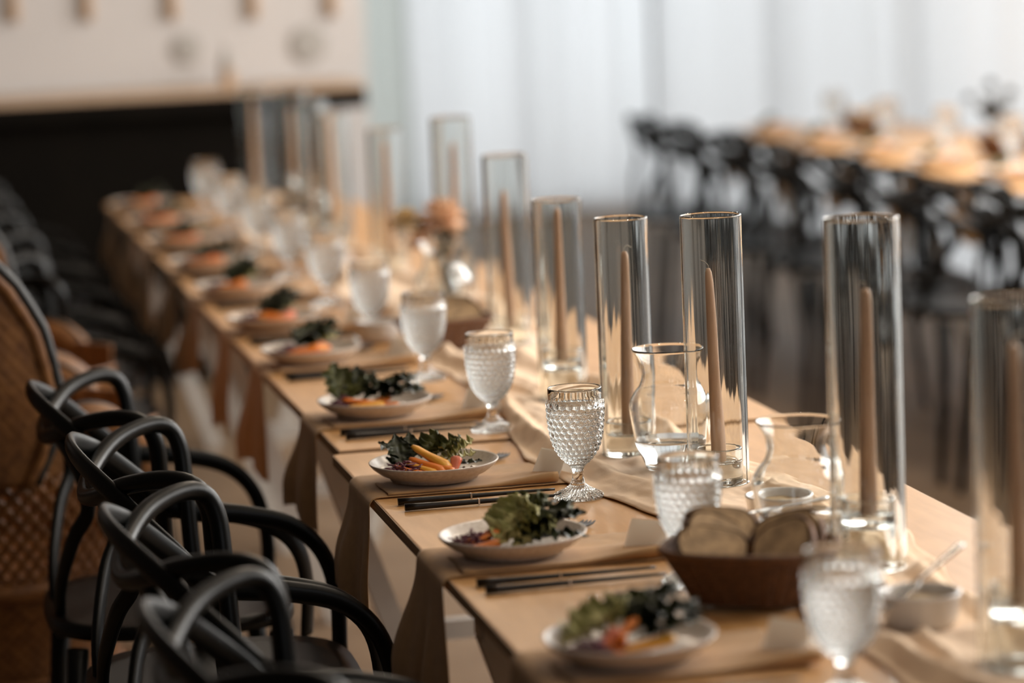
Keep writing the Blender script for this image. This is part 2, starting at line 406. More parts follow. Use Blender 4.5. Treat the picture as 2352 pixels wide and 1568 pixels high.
# fork along +x, tines at the +x end
def make_fork():
    P = crv([(0, 0, 0.002), (0.05, 0, 0.002), (0.10, 0, 0.004), (0.125, 0, 0.006)], 16)
    V, F = tube(P, [0.0048-0.0016*i/15 for i in range(16)], 8, flat=(1, 0.38, (0, 0, 1)))
    o = mesh_obj('fork', V, F, M_fork)
    V, F = tube(crv([(0.122, 0, 0.0058), (0.135, 0, 0.0052), (0.150, 0, 0.0040), (0.152, 0, 0.004)], 10), [0.0035, 0.006, 0.009, 0.0108, 0.0112, 0.0112, 0.0111, 0.011, 0.0108, 0.0105], 10, flat=(1, 0.14, (0, 0, 1)))
    hd = mesh_obj('head', V, F, M_fork, o)
    for k in range(4):
        y = (k-1.5)*0.0057
        V, F = tube(crv([(0.150, y, 0.0042), (0.17, y, 0.0026), (0.186, y, 0.0024), (0.196, y, 0.0042)], 8), [0.0018]*6+[0.0014, 0.0008], 6)
        mesh_obj('tine', V, F, M_fork, hd)
    return o
fork0 = make_fork()

# goblet with hobnails
def make_goblet():
    n = 200
    prof = spl([(0.0105, 0.0450), (0.0155, 0.0505), (0.0255, 0.0625), (0.0325, 0.076), (0.0365, 0.092), (0.0390, 0.110), (0.0402, 0.128), (0.0403, 0.1405), (0.0402, 0.143)], 120)
    foot = [(0, 0.0035), (0.018, 0.0028), (0.0325, 0.0012), (0.0355, 0.0)] + spl([(0.0366, 0.0012), (0.0362, 0.0045), (0.029, 0.0085), (0.0195, 0.0130), (0.0125, 0.0195), (0.0100, 0.0235), (0.0080, 0.031), (0.0080, 0.038), (0.0098, 0.0435), (0.0105, 0.0450)], 36)[:-1]
    rim = [(0.0398, 0.1436), (0.0392, 0.1445), (0.0392, 0.152), (0.0391, 0.1595), (0.0385, 0.1612), (0.0374, 0.1612), (0.0366, 0.1595)]
    rim = sup([prof[-1]]+rim)[1:]
    inner = spl([(0.0364, 0.152), (0.0364, 0.135), (0.0355, 0.115), (0.0335, 0.096), (0.0295, 0.080), (0.0225, 0.066), (0.012, 0.0565), (0.0, 0.0545)], 40)
    # rows of nails
    nails = []; z = 0.1375; row = 0
    def rad(zz):
        for a, b in zip(prof, prof[1:]):
            if a[1] <= zz <= b[1]: return a[0]+(b[0]-a[0])*(zz-a[1])/(b[1]-a[1]+1e-9)
        return prof[0][0]
    arc = [0]
    for a, b in zip(prof, prof[1:]): arc.append(arc[-1]+math.hypot(b[0]-a[0], b[1]-a[1]))
    s = arc[-1]-0.0055; rows = []
    while s > 0.006:
        k = min(range(len(arc)), key=lambda q: abs(arc[q]-s)); rows.append((s, prof[k][0], row)); s -= 0.0087*(0.55+0.45*prof[k][0]/0.04); row += 1
    NB = 24
    V = []; rings = []; F = []
    full = [('f', p) for p in foot] + [('b', p, arc[i]) for i, p in enumerate(prof)] + [('r', p) for p in rim] + [('i', p) for p in inner]
    for e in full:
        r, zz = e[1]
        if r <= 1e-9: rings.append([len(V)]); V.append((0, 0, zz)); continue
        ring = []
        nx, nz = 1.0, 0.0
        if e[0] == 'b':
            i = arc.index(e[2]); a = prof[max(i-1, 0)]; b = prof[min(i+1, len(prof)-1)]
            tl = math.hypot(b[0]-a[0], b[1]-a[1]); nx, nz = (b[1]-a[1])/tl, -(b[0]-a[0])/tl
        for q in range(n):
            th = 2*PI*q/n; d = 0
            if e[0] == 'b':
                for (s, rr, rw) in rows:
                    ds = abs(e[2]-s); R = min(PI*rr/NB*0.93, 0.0050)
                    if ds < R:
                        st = 2*PI/NB; ph = (rw % 2)*st/2
                        dt = (th-ph+st/2) % st - st/2; dd = math.hypot(ds, dt*rr)
                        if dd < R: d = max(d, 0.0027*math.sqrt(1-(dd/R)**2)*min(1, R/0.0045))
            elif e[0] == 'f' and 0.011 < r < 0.0364 and zz > 0.0008:
                d = 0.0009*math.cos(24*th)*sm(0.011, 0.022, r)
                nx, nz = 0.35, 0.94
            ring.append(len(V)); rad_ = r+d*nx
            V.append((rad_*math.cos(th), rad_*math.sin(th), zz+d*nz))
        rings.append(ring)
    for a, b in zip(rings, rings[1:]):
        for i in range(n):
            j = (i+1) % n
            if len(a) == 1: F.append((a[0], b[j], b[i]))
            elif len(b) == 1: F.append((a[i], a[j], b[0]))
            else: F.append((a[i], a[j], b[j], b[i]))
    # orientation: foot bottom pole first -> faces outward need flipping check
    F = [tuple(reversed(f)) for f in F] if False else F
    o = mesh_obj('water_goblet', V, F, M_glass)
    wp = [(0, 0.0543)] + [(r+0.0002, z) for r, z in reversed(inner) if 0.0555 < z < 0.131] + [(0.0364, 0.1312), (0.0355, 0.1308), (0, 0.1308)]
    V, F = lathe(wp, 64); mesh_obj('water', V, F, M_water, o)
    return o
goblet0 = make_goblet()

# place card: folded tent
def make_card():
    b = MB(); t = 0.0006; w2, h, s = 0.030, 0.043, 0.026
    for sg in (-1, 1):
        V = [(-w2, sg*s, 0), (w2, sg*s, 0), (w2, 0, h), (-w2, 0, h), (-w2, sg*(s-t*1.3), 0), (w2, sg*(s-t*1.3), 0), (w2, 0, h-t*2.2), (-w2, 0, h-t*2.2)]
        b.add(V, [(0,1,2,3),(7,6,5,4),(0,4,5,1),(1,5,6,2),(3,2,6,7),(0,3,7,4)])
    return b.build('place_card', M_card, None, False)
card0 = make_card()

# salad pieces --------------------------------------------------------
def leaf_mesh(name, m, L, W, ruffle, curl, seed, waves=5, cup=0.25):
    def fn(u, v):
        t = v; c = (u-0.5)*2
        w_ = W*(math.sin(PI*(0.04+0.93*t)**0.8)**0.65)*(0.9+0.3*fb(t*3, seed))
        if t < 0.22: w_ *= 0.30+3.18*t
        lobe = 1+0.16*math.sin(t*waves*2*PI*0.8+seed+(1.7 if c > 0 else 0))*abs(c)
        x = L*t + 0.10*L*(1-c*c)*t; y = c*w_*lobe
        e = abs(c)**1.5*min(1, 4*t)
        ph = (1.9 if c > 0 else 0)+seed
        z = cup*abs(c)**1.5*w_ + ruffle*e*(math.sin(t*waves*2*PI+ph)+0.45*math.sin(t*waves*4.4*PI+2*ph)) + 0.7*ruffle*fb(t*5, c*3, seed) + curl*L*t*t - 0.0016*math.exp(-(c*9)**2)
        y += 0.35*ruffle*e*math.cos(t*waves*2*PI+ph)
        return (x, y, z)
    V, F = grid(fn, 17, 48)
    return V, F
LEAF = []
for k in range(4): LEAF.append(leaf_mesh('leaf', None, 0.072, 0.027, 0.0042, 0.10-0.1*k, 3.3*k+1, 3+k % 2))
CURLY = [leaf_mesh('leaf', None, 0.062, 0.031, 0.0068, 0.22-0.1*k, 2.1*k+.5, 5) for k in range(3)]
def shared(V, F, mt, name):
    me = bpy.data.meshes.new(name); me.from_pydata([tuple(v) for v in V], [], F); me.materials.append(mt); me.update()
    me.polygons.foreach_set('use_smooth', [True]*len(me.polygons)); return me
def stick(L, r):
    n = 10; m = 9; V = []; F = []
    for j in range(m):
        t = j/(m-1); e = min(1, 6*min(t, 1-t)+0.55); q = r*(0.65+0.5*t)*e
        for k in range(n):
            a = 2*PI*k/n; V.append((L*(t-0.5), math.cos(a)*q*1.15, math.sin(a)*q*0.8+0.0006*math.sin(7*t+k)))
    for j in range(m-1):
        for k in range(n): F.append((j*n+k, j*n+(k+1) % n, (j+1)*n+(k+1) % n, (j+1)*n+k))
    F.append(tuple(reversed(range(n)))); F.append(tuple(range((m-1)*n, m*n)))
    return V, F
ME = {}
for k in range(4):
    ME['kale', k] = shared(*LEAF[k], M_kale, 'dark_leaf'); ME['lettuce', k] = shared(*LEAF[k], M_lettuce, 'lettuce_leaf')
for k in range(3): ME['frisee', k] = shared(*CURLY[k], M_frisee, 'curly_leaf'); ME['curly', k] = shared(*CURLY[k], M_lettuce, 'curly_leaf')
ME['carrot', 0] = shared(*stick(0.062, 0.0078), M_carrot, 'carrot_stick'); ME['carrot', 1] = shared(*stick(0.058, 0.0050), M_carrot, 'carrot_stick')
ME['yellow', 0] = shared(*stick(0.066, 0.0085), M_carroty, 'carrot_stick'); ME['yellow', 1] = shared(*stick(0.055, 0.0058), M_carroty, 'carrot_stick')
ME['radish', 0] = shared(*stick(0.030, 0.0085), M_radish, 'radish_wedge'); ME['radish', 1] = ME['radish', 0]
def shreds(seed, n, rx, ry, h):
    r = random.Random(seed); b = MB()
    for _ in range(n):
        a = r.uniform(0, 2*PI); q = math.sqrt(r.random()); c = Vector((rx*q*math.cos(a), ry*q*math.sin(a), r.uniform(0.001, h*(1.1-q))+max(0, 0.006*(q-.5))))
        d = r.uniform(0, 2*PI); l = r.uniform(0.010, 0.022); cv = r.uniform(-0.006, 0.006); dz = r.uniform(-.4, .5)
        P = [c+Vector((math.cos(d)*l*t, math.sin(d)*l*t, abs(dz)*l*(t+.5)*.6))+Vector((-math.sin(d), math.cos(d), 0.6))*cv*(1-4*t*t)*0.6 for t in (-.5, -.25, 0, .25, .5)]
        b.add(*tube(P, [0.0012, 0.0020, 0.0022, 0.0020, 0.0012], 5, flat=(1, 0.6, (0, 0, 1))))
    return b
LBL = {'kale': ('dark_leaf', 'dark green leaf in the salad at %s', 'leaf'), 'lettuce': ('lettuce_leaf', 'green lettuce leaf in the salad at %s', 'lettuce'),
       'frisee': ('curly_leaf', 'pale curly lettuce leaf in the salad at %s', 'lettuce'), 'curly': ('curly_leaf', 'green curly lettuce leaf in the salad at %s', 'lettuce'),
       'carrot': ('carrot_stick', 'orange carrot stick in the salad at %s', 'carrot'), 'yellow': ('carrot_stick', 'yellow orange carrot stick in the salad at %s', 'carrot'),
       'radish': ('radish_wedge', 'red wedge of vegetable in the salad at %s', 'vegetable')}
def food(kind, k, i, px, py, dx, dy, dz, yaw, pitch=0, roll=0, sc=1.0):
    o = bpy.data.objects.new(LBL[kind][0], ME[kind, k]); COL.objects.link(o)
    o.location = (px+dx, py+dy, H+0.003+0.0098+dz); o.rotation_euler = (roll, pitch, yaw); o.scale = (sc, sc, sc)
    tag(o, LBL[kind][1] % seat_name(i), LBL[kind][2], 'salad at %s' % seat_name(i)); return o
R_ = math.radians
def salad(i, px, py):
    r = random.Random(100+i)
    def cab(dx, dy, n, rx=0.030, ry=0.026, h=0.016):
        o = shreds(50+i, int(n*1.7), rx, ry, h*1.45).build('cabbage_shreds', M_cabbage); o.location = (px+dx*0.9, py+dy, H+0.0140)
        tag(o, 'shredded purple cabbage on the plate at %s' % seat_name(i), 'cabbage', kind='stuff')
    if i == 2:
        cab(-0.052, -0.022, 80)
        for (k, dx, dy, dz, yw, pt, sc) in ((0, -.055, .012, .006, 60, -28, .75), (1, -.045, .005, .008, 95, -42, .8), (2, -.035, .02, .012, 130, -30, .8), (3, -.03, .03, .012, 80, -50, .7), (0, .035, .005, .006, -15, 0, .5)):
            food('kale', k, i, px, py, dx, dy, dz, R_(yw), R_(pt), 0, sc)
        for (kd, k, dx, dy, dz, yw, pt, sc) in (('curly', 0, -.015, .03, .016, 40, -25, .8), ('curly', 1, .0, .02, .018, 20, -18, .85), ('frisee', 0, .012, .022, .014, -5, -14, .85), ('frisee', 1, .02, .012, .012, -20, -6, .7), ('frisee', 2, .0, .03, .018, 5, -20, .8)):
            food(kd, k, i, px, py, dx, dy, dz, R_(yw), R_(pt), 0, sc)
        food('yellow', 0, i, px, py, -.006, -.012, .022, R_(-38), R_(26), 0, 1.05)
        food('carrot', 0, i, px, py, -.014, -.024, .013, R_(-30), R_(18), 0, .95)
        food('yellow', 1, i, px, py, -.024, -.030, .010, R_(-32), R_(18), 0, 1)
        food('carrot', 1, i, px, py, -.040, -.036, .008, R_(-25), R_(16), 0, .95)
        food('carrot', 1, i, px, py, .000, -.030, .010, R_(-24), R_(10), 0, .9)
        food('radish', 0, i, px, py, .028, -.024, .010, R_(60), R_(-50), 0, .9)
        b = MB(); rr = random.Random(5)
        for _ in range(14):
            V, F = lathe([(0, -.0035), (.0012, -.001), (.0012, .001), (0, .0035)], 6)
            b.add(V, F, Matrix.Translation((rr.uniform(.02, .058), rr.uniform(-.035, .0), .0012)) @ Matrix.Rotation(rr.uniform(0, 6), 4, 'Z') @ Matrix.Rotation(PI/2, 4, 'Y'))
        o = b.build('seeds', M_seed); o.location = (px, py, H+0.0135); tag(o, 'scattered brown seeds on the plate at %s' % seat_name(i), 'seeds', kind='stuff')
    elif i == 1:
        cab(-0.060, -0.008, 70, .026, .026, .016)
        food('carrot', 1, i, px, py, -.045, -.012, .012, R_(18), R_(-12), 0, 1.1); food('carrot', 0, i, px, py, -.046, -.038, .008, R_(12), R_(-4), 0, .8); food('carrot', 1, i, px, py, -.04, .0, .014, R_(25), R_(-10), 0, 1)
        for (kd, k, dx, dy, dz, yw, pt, sc) in (('frisee', 0, -.03, -.035, .008, 20, -18, 1.15), ('frisee', 1, -.025, -.02, .012, 30, -35, 1.1), ('frisee', 2, -.02, -.005, .016, 45, -40, 1.0), ('frisee', 0, -.01, -.045, .006, 5, -12, 1.0),
                ('curly', 1, -.005, .0, .02, 30, -30, 1.0), ('curly', 0, .005, .012, .02, 10, -25, .9), ('lettuce', 1, .005, -.03, .014, 15, -22, 1.1), ('kale', 0, -.005, -.035, .014, 10, -20, 1.2), ('kale', 1, .0, -.02, .024, 5, -8, 1.2), ('kale', 2, .01, -.005, .020, 15, -14, 1.1), ('kale', 3, .0, -.045, .010, 0, -12, 1.15), ('kale', 0, .012, -.02, .026, -6, -4, 1.05), ('kale', 1, .0, .01, .028, 24, -12, 1.0)):
            food(kd, k, i, px, py, dx, dy, dz, R_(yw), R_(pt), 0, sc)
    elif i == 0:
        cab(-0.055, -0.035, 60)
        for (kd, k, dx, dy, dz, yw, pt, sc) in (('frisee', 0, -.07, .03, .006, 10, -12, 1.2), ('frisee', 1, -.06, .02, .014, 20, -16, 1.2), ('frisee', 2, -.055, .045, .008, 5, -20, 1.1), ('lettuce', 0, -.035, .03, .016, 15, -22, 1.0), ('lettuce', 1, -.03, .045, .014, 25, -30, .9),
                ('kale', 0, .0, .02, .014, 20, -26, 1.1), ('kale', 1, .0, .0, .016, 10, -18, 1.15), ('kale', 2, .0, .015, .026, -5, -12, 1.1), ('kale', 3, -.01, .03, .022, 40, -30, 1.0), ('kale', 0, .005, -.015, .014, -8, -10, 1.0), ('kale', 1, -.01, .02, .030, 5, -18, 1.05)):
            food(kd, k, i, px, py, dx, dy, dz, R_(yw), R_(pt), 0, sc)
        food('carrot', 0, i, px, py, -.018, -.03, .014, R_(80), R_(30), 0, .9); food('carrot', 1, i, px, py, -.015, -.02, .020, R_(40), R_(-20), 0, 1.1); food('yellow', 0, i, px, py, .012, -.035, .010, R_(12), R_(-6), 0, 1.0)
        food('carrot', 0, i, px, py, -.03, -.045, .008, R_(100), R_(5), 0, .8); food('radish', 0, i, px, py, -.03, -.02, .014, R_(30), R_(-20), 0, 1.3)
    elif i == 3:
        cab(-0.060, -0.012, 60)
        for (kd, k, dx, dy, dz, yw, pt, sc) in (('lettuce', 0, -.055, .01, .010, 70, -45, .9), ('lettuce', 1, -.05, .0, .010, 40, -35, .9), ('curly', 0, -.05, .02, .014, 100, -45, 1.0), ('kale', 2, -.025, .02, .018, 80, -60, .75), ('kale', 3, -.02, .015, .02, 50, -45, .75),
                ('kale', 0, -.02, .0, .014, 15, -18, 1.1), ('kale', 1, -.005, .01, .022, 5, -18, 1.15), ('kale', 2, .0, -.01, .014, -5, -14, 1.1), ('kale', 3, .0, .005, .024, 10, -12, 1.15), ('kale', 0, -.005, -.02, .012, -8, -12, 1.0), ('kale', 2, -.01, .015, .028, 0, -14, 1.1)):
            food(kd, k, i, px, py, dx, dy, dz, R_(yw), R_(pt), 0, sc)
        food('carrot', 0, i, px, py, -.030, -.030, .014, R_(-18), R_(10), 0, .95); food('yellow', 0, i, px, py, -.022, -.048, .009, R_(6), R_(0), 0, 1); food('carrot', 1, i, px, py, -.005, -.036, .014, R_(10), R_(-6), 0, 1.0); food('carrot', 0, i, px, py, .01, -.046, .009, R_(-8), R_(4), 0, .8)
    else:
        cab(-0.048, -0.015, 80, 0.036, 0.034, 0.018)
        tall = (i in (5, 6))
        for k in range(4): food('kale', k, i, px, py, r.uniform(-.035, .0), r.uniform(-.005, .03), .012+.006*k, R_(r.uniform(-10, 60)), R_(r.uniform(-40, -15) if tall else r.uniform(-25, -8)), 0, 1.25)
        food('lettuce', i % 4, i, px, py, -.02, .02, .014, R_(r.uniform(0, 40)), R_(-18), 0, .9); food('frisee', i % 3, i, px, py, .0, .02, .012, R_(r.uniform(-20, 30)), R_(-16), 0, .9)
        for k in range(3): food(('carrot', 'yellow', 'carrot')[k], k % 2, i, px, py, r.uniform(-.03, .015), -.028-.01*k, .014, R_(r.uniform(-35, 25)), R_(r.uniform(-12, 14)), 0, 1.15)
        food('radish', 0, i, px, py, r.uniform(-.01, .03), -.03, .016, R_(r.uniform(0, 90)), R_(-10), 0, 1.1)

first = dict(plate=True, chop=True, fork=True, gob=True, card=True)
def inst(o0, key):
    if first.get(key): first[key] = False; return o0
    return copy_tree(o0)
for i, (px, py) in enumerate(SET):
    sn = seat_name(i)
    xe = 0.0 if py < 4.675 else (0.012 if py < 7.17 else 0.02)
    dz = 0.0 if py < 4.675 else (0.004 if py < 7.17 else 0.002)
    n = make_napkin(i+1, 0.170+0.02*math.sin(i*1.7), 0.30-0.012*(i % 3)); n.location = (xe, py+0.005, H+dz)
    tag(n, 'tan napkin hanging over the table edge at %s' % sn, 'napkin', 'tan napkins')
    p = inst(plate0, 'plate'); p.location = (px, py, H+dz+0.0096)
    tag(p, 'speckled off-white salad plate at %s' % sn, 'plate', 'salad plates')
    tmpz = dz+0.0078
    H_keep = H; H = H+tmpz
    salad(i, px, py); H = H_keep
    for k, (yo, xo, ang, wd) in enumerate(((-0.150, 0.024, 0.0, 'nearer the plate'), (-0.196, 0.026, 0.01, 'farther from the plate'))):
        c = inst(chop0, 'chop'); c.location = (xe+xo, py+yo, H+dz+0.0003); c.rotation_euler = (0, 0, ang*(1 if i % 2 else -1))
        tag(c, 'black chopstick %s at %s' % (wd, sn), 'chopstick', 'black chopsticks')
    if 0 < i < 9:
        for k, (hx, hy, wd) in enumerate(((0.2215, 0.210, 'left'), (0.252, 0.187, 'right'))):
            fo = inst(fork0, 'fork'); a = R_(50 if k == 0 else 53)
            fo.location = (px-0.106+hx-0.196*math.cos(a), py+hy-0.196*math.sin(a)-0.006, H+dz+0.0045); fo.rotation_euler = (0, R_(0.8), a)
            fo.location.x = max(fo.location.x, 0.02)
            tag(fo, '%s dark fork lying past the plate at %s' % (wd, sn), 'fork', 'dark forks')
    gx, gy = 0.28, 2.932+0.61*i
    go = inst(goblet0, 'gob'); go.location = (gx, gy, H+(0.0 if gy < 4.675 else (0.004 if gy < 7.17 else 0.002))+0.0004); go.rotation_euler = (0, 0, i*0.7)
    tag(go, 'clear hobnail water goblet at %s' % sn, 'glass', 'hobnail goblets')
    if i < 6:
        c = inst(card0, 'card'); c.location = (px+0.178, py-0.035, H+dz+0.0005); c.rotation_euler = (0, 0, R_(-55+8*math.sin(i*2)))
        tag(c, 'blank white tent place card beside the goblet at %s' % sn, 'place card', 'place cards')

# ------------------------------------------------------------------ candles in glass cylinders
CYL = [(2347, 1530, 212, 690), (1998, 1305, 172, 503), (1652, 1112, 141, 497), (1445, 1045, 123, 503), (1296, 925, 114, 466), (1176, 795, 104, 363), (1052, 690, 93, 276), (942, 638, 84, 300), (832, 572, 80, 262), (735, 506, 76, 232), (648, 455, 72, 208), (583, 418, 69, 205)]
CN = ['nearest', 'second', 'third', 'fourth', 'fifth', 'sixth', 'seventh', 'eighth', 'ninth', 'tenth', 'eleventh', 'farthest']
def depth(p): return (p-CAM).dot(_f)
BASES = []
def make_cyl(R, h, seed):
    n = 160; wall = 0.0032
    def rin(th): return R-wall + 0.00022*math.sin(5*th+seed)+0.00010*math.sin(11*th+2*seed)+0.00004*math.sin(23*th+seed*3)+0.00003*math.sin(37*th)
    prof = [('o', 0.0005, 0), ('o', 0.0, 0.0012), ('o', 0, 0.0024), ('o', 0, 0.005), ('o', 0, h*.5), ('o', 0, h-0.006), ('o', 0, h-0.0035), ('o', 0, h-0.002), ('o', 0.0006, h-0.0005), ('m', 0.5, h), ('i', -0.0006, h-0.0005), ('i', 0, h-0.002), ('i', 0, h-0.0035), ('i', 0, h-0.006), ('i', 0, h*.5), ('i', 0, 0.005), ('i', 0, 0.0024), ('i', 0, 0.0012), ('i', -0.0005, 0)]
    V = []; F = []
    for kd, d, z in prof:
        for k in range(n):
            th = 2*PI*k/n; r = R-d if kd == 'o' else (rin(th)-d if kd == 'i' else 0.5*(R+rin(th)))
            V.append((r*math.cos(th), r*math.sin(th), z))
    m = len(prof)
    for j in range(m):
        for k in range(n): F.append((j*n+k, j*n+(k+1) % n, ((j+1) % m)*n+(k+1) % n, ((j+1) % m)*n+k))
    return V, F
def make_holder(hh):
    R = 0.034; t = 0.0042; c = 0.022
    prof = [(R-0.001, 0), (R, 0.001), (R, hh-0.0015), (R-0.0012, hh), (R-t+0.001, hh), (R-t, hh-0.0015), (R-t-0.0006, hh-c+0.004), (R-t-0.004, hh-c), (0, hh-c-0.0005)]
    lo = [(0, hh-c-0.008), (R-t-0.004, hh-c-0.009), (R-t-0.0005, hh-c-0.014), (R-t, 0.001), (R-t+0.001, 0)] if hh > 0.07 else [(0, 0.003), (R-0.006, 0.002), (R-0.004, 0)]
    # closed profile: bottom of wall -> up outside -> cup -> axis; axis -> lower cavity -> bottom of wall
    return lathe(sup(lo+prof), 64)
for i, (bx, by, wpx, ty) in enumerate(CYL):
    b = at(bx, by, H)
    if i >= 7: b = Vector((0.50+0.03*math.sin(i*2.1), 6.63+0.55*(i-6), H))
    d_ = depth(b); R = max(0.041, min(0.047, wpx*d_/FPX/2))
    # height from the rim's pixel row
    lo, hi = 0.2, 0.6
    for _ in range(40):
        mid = (lo+hi)/2; q = b+Vector((0, 0, mid))-CAM
        y = 784-FPX*q.dot(_u)/q.dot(_f)
        if y > ty: lo = mid
        else: hi = mid
    h = min(0.46, max(0.33, lo)); z0 = H+0.0032+(0 if b.y < 4.66 else (0.0042 if b.y < 7.17 else 0.0022))
    BASES.append((b.x, b.y, R+0.004))
    V, F = make_cyl(R, h, i*1.3); o = mesh_obj('glass_cylinder', V, F, M_cylglass); o.location = (b.x, b.y, z0); o.rotation_euler = (0, 0, i*0.9)
    tag(o, '%s tall clear glass cylinder around a taper candle' % CN[i], 'hurricane glass', 'tall glass cylinders')
    hh = 0.088 if i in (0, 1, 4, 6, 8) else 0.052
    V, F = make_holder(hh); o = mesh_obj('candle_holder', V, F, M_glass); o.location = (b.x, b.y, z0)
    tag(o, 'clear glass candle holder inside the %s tall cylinder' % CN[i], 'candle holder', 'glass candle holders')
    ch = 0.285 if i not in (4, 5, 6) else (0.265, 0.27, 0.28)[i-4]
    zc = hh-0.0215; lean = (0.006*math.sin(i*2.3), 0.004*math.cos(i))
    ca = empty('taper_candle', (b.x, b.y, z0+zc)); tag(ca, 'tan taper candle in the %s tall glass cylinder' % CN[i], 'candle', 'taper candles')
    V, F = lathe([(0, 0), (0.0100, 0), (0.0108, 0.002), (0.0108, 0.03), (0.0098, ch*.35), (0.0083, ch*.7), (0.0068, ch*.93), (0.0056, ch*.98), (0.003, ch), (0, ch)], 24)
    V = [(v[0]+lean[0]*(v[2]/ch)**1.3, v[1]+lean[1]*v[2]/ch, v[2]) for v in V]; wx = mesh_obj('wax', V, F, M_candle, ca)
    a = i*1.9; P = crv([(lean[0], lean[1], ch-0.002), (lean[0], lean[1], ch+0.005), (lean[0]+0.006*math.cos(a), lean[1]+.002, ch+0.009), (lean[0]+0.014*math.cos(a), lean[1]+.003, ch+0.009+0.004*math.sin(a*2))], 8)
    mesh_obj('wick', *tube(P, 0.0007, 6), M_wick, wx)

# ------------------------------------------------------------------ carafes
def make_carafe(level):
    out = spl([(0.036, 0.0018), (0.0405, 0.014), (0.0505, 0.036), (0.0545, 0.056), (0.059, 0.096), (0.0510, 0.1155), (0.0425, 0.127), (0.0385, 0.143), (0.0415, 0.162), (0.0520, 0.181)], 60)
    t = 0.0021
    inn = []
    for k, (r, z) in enumerate(out):
        a = out[max(k-1, 0)]; b = out[min(k+1, len(out)-1)]; l = math.hypot(b[0]-a[0], b[1]-a[1]); nx, nz = (b[1]-a[1])/l, -(b[0]-a[0])/l
        inn.append((r-nx*t, z-nz*t))
    inn = [q for q in inn if q[1] > 0.0062]
    prof = [(0, 0.001), (0.03, 0.0006), (0.0345, 0)] + out + [(0.0523, 0.1822), (0.0512, 0.1826)] + list(reversed(inn)) + [(0.030, 0.0055), (0, 0.0052)]
    V, F = lathe(prof, 96); o = mesh_obj('carafe', V, F, M_glass)
    wi = [(r+0.0002, z) for r, z in inn if z < level]
    V, F = lathe([(0, 0.0050), (0.030, 0.0053)] + wi + [(wi[-1][0]-0.0006, level-0.0004), (0, level-0.0006)], 72); mesh_obj('water', V, F, M_water, o)
    return o
for (x, y, lv, lab, rz) in ((1540, 1078, 0.045, 'glass water carafe with flared neck behind the third goblet', 0), (1878, 1290, 0.052, 'glass water carafe with flared rim behind the bread basket', 1)):
    b = at(x, y, H); o = make_carafe(lv); o.location = (b.x, b.y, H+0.0032); o.rotation_euler = (0, 0, rz)
    if rz: o.location = (0.462, 3.672, H+0.0032); o.scale = (1, 1, 0.93)
    BASES.append((o.location.x, o.location.y, 0.042)); tag(o, lab, 'carafe', 'water carafes')
for (x, y, lab) in ((0.44, 6.02, 'blurred glass carafe beside the flower vase halfway down the table'), (0.43, 7.9, 'glass water carafe far down the long table')):
    o = make_carafe(0.06); o.location = (x, y, H+0.0085); BASES.append((x, y, 0.042)); tag(o, lab, 'carafe', 'water carafes')

# ------------------------------------------------------------------ ramekins and spreaders
def make_ramekin():
    n = 120; R = 0.047; hh = 0.040; V = []; F = []
    prof = [('p', 0, 0.002), ('f', R*0.80, 0.0), ('f', R*0.84, 0.002), ('g', R*0.88, 0.006), ('g', R*0.92, 0.018), ('g', R*0.965, 0.031), ('f', R*0.985, 0.034), ('f', R, 0.0365), ('f', R, 0.0395), ('f', R-0.0015, hh), ('f', R-0.004, 0.0395), ('f', R-0.006, 0.034), ('f', R*0.80, 0.006), ('p', 0, 0.005)]
    rings = []
    for kd, r, z in prof:
        if kd == 'p': rings.append([len(V)]); V.append((0, 0, z)); continue
        ring = []
        for k in range(n):
            th = 2*PI*k/n; q = r + (0.0008*abs(math.cos(20*th)) if kd == 'g' else 0); ring.append(len(V)); V.append((q*math.cos(th), q*math.sin(th), z))
        rings.append(ring)
    for a, b in zip(rings, rings[1:]):
        for i in range(n):
            j = (i+1) % n
            if len(a) == 1: F.append((a[0], b[j], b[i]))
            elif len(b) == 1: F.append((a[i], a[j], b[0]))
            else: F.append((a[i], a[j], b[j], b[i]))
    o = mesh_obj('ramekin', V, F, M_ramekin)
    def top(u, v):
        r = 0.0412*v; th = u*2*PI; return (r*math.cos(th), r*math.sin(th), 0.0285+0.0022*fb(r*60*math.cos(th), r*60*math.sin(th), 3)-0.0*v)
    V, F = grid(top, 40, 10, True); mesh_obj('butter', V, F, M_butter, o)
    return o
ram0 = make_ramekin()
def make_spreader():
    P = crv([(0, 0, 0), (0.03, 0, 0), (0.07, 0, 0.001), (0.085, 0, 0.001)], 14)
    o = mesh_obj('butter_knife', *tube(P, [0.0058, 0.0062, 0.006, 0.0056, 0.005, 0.0045, 0.0042, 0.004, 0.0038, 0.0036, 0.0034, 0.0033, 0.0033, 0.0033], 10, flat=(1, 0.55, (0, 0, 1))), M_steel)
    Pb = crv([(0.083, 0, 0.001), (0.10, 0.001, 0.001), (0.13, 0.002, 0.001), (0.15, 0, 0.001)], 12)
    mesh_obj('blade', *tube(Pb, [0.0032, 0.005, 0.007, 0.0082, 0.0088, 0.009, 0.009, 0.0088, 0.0082, 0.007, 0.005, 0.002], 10, flat=(1, 0.12, (0, 0, 1))), M_steel, o)
    return o
spr0 = make_spreader()
r1 = at(1793, 1205, H); r2 = at(2115, 1440, H)
for k, (p, lab) in enumerate(((r2, 'white fluted ramekin of butter on the runner, nearest the camera'), (r1, 'white fluted ramekin of butter behind the bread basket'), (Vector((0.285, 5.93, H)), 'small ramekin beside the far bread basket'), (Vector((0.40, 7.3, H)), 'small white ramekin far down the table'))):
    o = ram0 if k == 0 else copy_tree(ram0); o.location = (p.x, p.y, H+(0.0032 if k < 2 else 0.0075)); BASES.append((p.x, p.y, 0.045)); tag(o, lab, 'ramekin', 'ramekins of butter')
